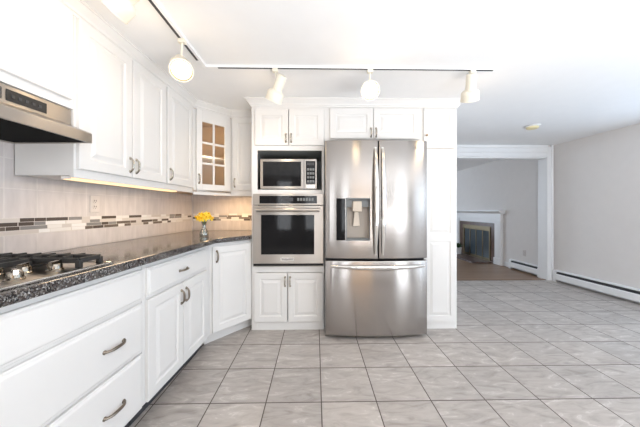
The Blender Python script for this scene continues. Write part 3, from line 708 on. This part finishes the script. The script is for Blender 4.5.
# ------------------------------------------------------------------ outlets
def outlet(loc, rz, label):
    o = thing('wall_outlet', label, 'outlet', loc, rz)
    p = MB().box(-.036, -.006, -.057, .036, 0, .057).build('cover_plate', 'almond', o, bevel=.003)
    for z in (-.020, .020):
        s = MB().lathe([(.0165, 0), (.0165, .002)], 20, aim((0, -1, 0), (0, -.006, z))).build('socket', 'almond', p)
        MB().box(-.008, -.0087, z-.002, -.005, -.0081, z+.009).box(.005, -.0087, z-.002, .008, -.0081, z+.009).box(-.002, -.0087, z-.010, .002, -.0081, z-.006).build('slots', 'dark', s)
outlet(L3(1.795, .0085, 1.19), RUN, 'white double wall outlet in the tiled backsplash under the cabinets')
outlet((LRX, 4.72, .35), R(-90), 'white wall outlet above the living room baseboard heater')

# ------------------------------------------------------------------ under-cabinet lights
t = thing('undercabinet_light', 'slim lit strip light under the double-door wall cabinet', 'light fixture', L3(1.36, .28, UB-.001), RUN)
MB().box(0, 0, -.016, .95, .045, 0).build('housing', 'plastic', t)
MB().box(.01, -.002, -.014, .94, 0, -.003).box(.01, .003, -.0185, .94, .042, -.016).build('diffuser', 'strip', t)
p = L(1.835, .255); area('strip_lamp', (p.x, p.y, UB-.024), (0, 0, RUN), .93, .04, 2.2, (1, .76, .50))
t = thing('undercabinet_light', 'slim lit strip light under the glass-door corner cabinet', 'light fixture', (-1.12, BACK-.285, UB-.001), 0)
MB().box(0, 0, -.016, .48, .045, 0).build('housing', 'plastic', t)
MB().box(.01, .003, -.0185, .47, .042, -.016).build('diffuser', 'strip', t)
area('strip_lamp_corner', (-.88, BACK-.262, UB-.024), (0, 0, 0), .46, .04, 3.2, (1, .66, .34))
# ------------------------------------------------------------------ track lighting
TY = 1.905; TX = -.815
t = thing('light_track', 'white ceiling track rail with a dark slot carrying the spotlights', 'track')
MB().box(TX-.018, TY-.018, CEIL-.020, 1.335, TY+.018, CEIL-.0005).build('rail', 'trim', t, bevel=.001)
MB().box(TX-.018, -.35, CEIL-.020, TX+.018, TY-.019, CEIL-.0005).build('rail', 'trim', t, bevel=.001)
MB().box(TX+.10, TY-.016, CEIL-.0208, 1.325, TY+.000, CEIL-.0199).build('slot', 'dark_grey', t)
MB().box(TX-.016, -.30, CEIL-.0208, TX+.000, TY-.10, CEIL-.0199).build('slot', 'dark_grey', t)
def spot(loc, d, off, label, power, length=.17, lit=True):
    """loc = point on the track, off = pivot below it, d = direction the lamp shines"""
    t = thing('track_spotlight', label, 'spotlight', (loc[0], loc[1], CEIL-.021), 0, 'spotlights on the ceiling track')
    off = Vector(off); d = Vector(d).normalized()
    mb = MB().box(-.020, -.016, -.022, .020, .016, 0); mb.tube([(0, 0, -.02), (off.x*.3, off.y*.3, off.z*.6), off], .006, 8)
    mb.build('stem', 'cream', t, bevel=.001)
    m = aim(d, off)
    MB().lathe([(.020, -.062), (.034, -.058), (.036, -.050), (.036, .048), (.052, .058), (.063, .072), (.064, .122), (.066, .124), (.066, .130), (.061, .130), (.060, .080), (.034, .060)], 28, m).build('housing', 'cream', t, smooth=True)
    MB().lathe([(.056, .108), (.052, .116), (.038, .123), (.015, .126)], 24, m).build('bulb', 'bulb', t, smooth=True)
    MB().lathe([(.0605, .122), (.0605, .1295), (.0565, .1295), (.0565, .122), (.0605, .1219)], 28, m, False, False).build('rim', 'dark_grey', t)
    lp = bpy.data.lights.new('lamp_spill', 'POINT'); lp.energy = 1.0; lp.color = (1, .74, .46); lp.shadow_soft_size = .05
    o = bpy.data.objects.new('lamp_spill', lp); COL.objects.link(o); o.parent = t; o.location = off+d*.19
    l = bpy.data.lights.new('spot_lamp', 'SPOT'); l.energy = power; l.color = (1, .80, .56); l.spot_size = R(115); l.spot_blend = .8; l.shadow_soft_size = .05
    o = bpy.data.objects.new('spot_lamp', l); COL.objects.link(o); o.parent = t; o.location = off+d*.14; o.rotation_euler = (-d).to_track_quat('Z', 'Y').to_euler()
spot((-.297, TY), (-.40, .45, -.75), (.03, 0, -.105), 'cream track spotlight tilted left above the microwave cabinet', 7)
spot((.405, TY), (-.12, -.90, -.45), (.0, .03, -.135), 'cream track spotlight shining at the viewer above the refrigerator doors', 7)
spot((1.175, TY), (.22, .50, -.84), (-.01, -.0, -.085), 'cream track spotlight at the right end of the track above the pantry', 7)
spot((TX, 1.585), (.36, -.62, -.70), (-.035, .05, -.115), 'cream track spotlight glowing brightly beside the left rail near the bend', 7)
spot((TX, 1.12), (-.80, .10, -.60), (.02, .02, -.075), 'cream track spotlight cut off by the top edge above the hood', 1.2)

# ------------------------------------------------------------------ smoke detector
t = thing('smoke_detector', 'yellowed round smoke detector on the kitchen ceiling', 'smoke detector', (2.74, 3.20, CEIL-.001))
MB().lathe([(.085, 0), (.085, -.010), (.078, -.014)], 28).build('base', 'plastic', t, smooth=True)
MB().lathe([(.066, -.0142), (.064, -.030), (.050, -.038), (.020, -.040)], 28).build('cover', 'yellowed', t, smooth=True)

# ------------------------------------------------------------------ baseboard heaters
def heater(loc, rz, length, label):
    """local x along the wall, y towards the wall"""
    t = thing('baseboard_heater', label, 'heater', loc, rz)
    MB().box(0, -.012, .02, length, -.002, .185).build('back_plate', 'trim', t)
    MB().xprism([(-.0125, .186), (-.048, .178), (-.055, .168), (-.053, .167), (-.046, .175), (-.0125, .182)], 0, length).build('top_cover', 'trim', t)
    MB().xprism([(-.066, .034), (-.070, .038), (-.070, .120), (-.062, .130), (-.060, .129), (-.067, .119), (-.067, .036)], 0, length).build('front_cover', 'trim', t)
    MB().box(.01, -.056, .06, length-.01, -.014, .155).build('fins', 'dark_grey', t)
    for x in (0, length-.045): MB().xprism([(-.0125, 0), (-.072, 0), (-.073, .138), (-.060, .170), (-.048, .184), (-.0125, .1855)], x, x+.045).build('end_cap', 'trim', t, bevel=.002)
import math as _m
ra = _m.atan2(.055, 1)
heater((rwx(4.10)-.001, 4.10, 0), R(-90)+ra, 3.9, 'long white baseboard heater along the kitchen right wall')
heater((LRX-.001, 5.02, 0), R(-90), .70, 'short white baseboard heater in the living room past the doorway')
struct(MB().box(LRX-.015, 5.03, 0, LRX-.0005, 5.22, .09).box(LRX-.015, 7.02, 0, LRX-.0005, 8.79, .09), 'baseboard_living', 'trim')

# ------------------------------------------------------------------ fireplace on the living room wall (local x along the wall away from the viewer)
t = thing('fireplace', 'white mantel fireplace with glass doors in the living room', 'fireplace', (LRX-.001, 5.23, 0), R(90))
# local x -> +Y (deeper), local y -> -X (out of the wall)
FL = 1.78; FD = .06
for x in (.03, FL-.21):
    mb = MB().box(x, .0, .14, x+.18, FD, .95).box(x-.012, 0, 0, x+.192, FD+.016, .14).box(x-.008, 0, .90, x+.188, FD+.012, .93).box(x+.04, FD, .20, x+.14, FD+.006, .86)
    mb.build('pilaster', 'trim', t, bevel=.004)
MB().box(.21, 0, .865, FL-.21, FD-.01, .95).box(.03, 0, .95, FL-.03, FD, 1.07).build('frieze', 'trim', t, bevel=.003)
MB().xprism([(0, 1.07), (FD+.01, 1.07), (FD+.02, 1.085), (FD+.05, 1.10), (FD+.075, 1.122), (FD+.085, 1.124), (FD+.085, 1.150), (0, 1.150)], -.03, FL+.03).build('mantel_shelf', 'trim', t)
MB().box(.21, 0, .02, .37, .03, .865).box(FL-.37, 0, .02, FL-.21, .03, .865).box(.37, 0, .72+.06, FL-.37, .03, .865).build('marble_surround', 'brick', t)
fx0, fx1 = .37, FL-.37
MB().box(fx0, .001, .02, fx1, .008, .78).build('firebox', 'dark', t)
mb = MB().box(fx0, .008, .02, fx0+.04, .045, .78).box(fx1-.04, .008, .02, fx1, .045, .78).box(fx0+.04, .008, .70, fx1-.04, .045, .78).box(fx0+.04, .008, .02, fx1-.04, .045, .055)
mb.build('brass_frame', 'brass', t, bevel=.002)
for k in range(4):
    a_ = fx0+.04+(fx1-fx0-.08)*k/4; b_ = fx0+.04+(fx1-fx0-.08)*(k+1)/4
    d = MB().box(a_+.003, .018, .058, b_-.003, .026, .697).build('glass_door', 'fire_glass', t)
    MB().box(a_+.003, .026, .058, a_+.015, .032, .697).box(b_-.015, .026, .058, b_-.003, .032, .697).box(a_+.015, .026, .68, b_-.015, .032, .697).box(a_+.015, .026, .058, b_-.015, .032, .075).build('door_frame', 'brass', d)
hb = MB().prism([(LRX-.50, 5.50), (LRX-.078, 5.50), (LRX-.078, 6.74), (LRX-.50, 6.74)], -.002, .018).build('hearth_slab', 'slab', bevel=.003)
tag(hb, 'dark stone hearth slab on the floor before the fireplace', 'hearth')

# small potted plant on the hearth
t = thing('potted_plant', 'small green plant in a white pot on the dark hearth', 'plant', (3.68, 6.57, .018))
MB().lathe([(.055, 0), (.075, .01), (.085, .15), (.09, .17), (.08, .17), (.078, .15)], 20).build('pot', 'trim', t, smooth=True)
MB().lathe([(.077, .13), (.077, .15)], 16).build('soil', 'slab', t)
mb = MB()
for k in range(26):
    a_ = k*2.4; el = .35+.9*((k*7) % 11)/11; ln = .14+.10*((k*5) % 7)/7
    d = Vector((math.cos(a_)*math.cos(el), math.sin(a_)*math.cos(el), math.sin(el))); p0 = Vector((0, 0, .15)); sd = d.cross(Vector((0, 0, 1))).normalized()
    rings = []
    for q, w_ in ((0, .003), (.45, .020), (.8, .016), (1, .002)):
        c = p0+d*ln*q+Vector((0, 0, .05*q-.06*q*q)); rings.append([c-sd*w_, c+Vector((0, 0, .003)), c+sd*w_, c-Vector((0, 0, .002))])
    mb.loops(rings)
mb.build('leaves', 'dark_leaf', t, smooth=True)
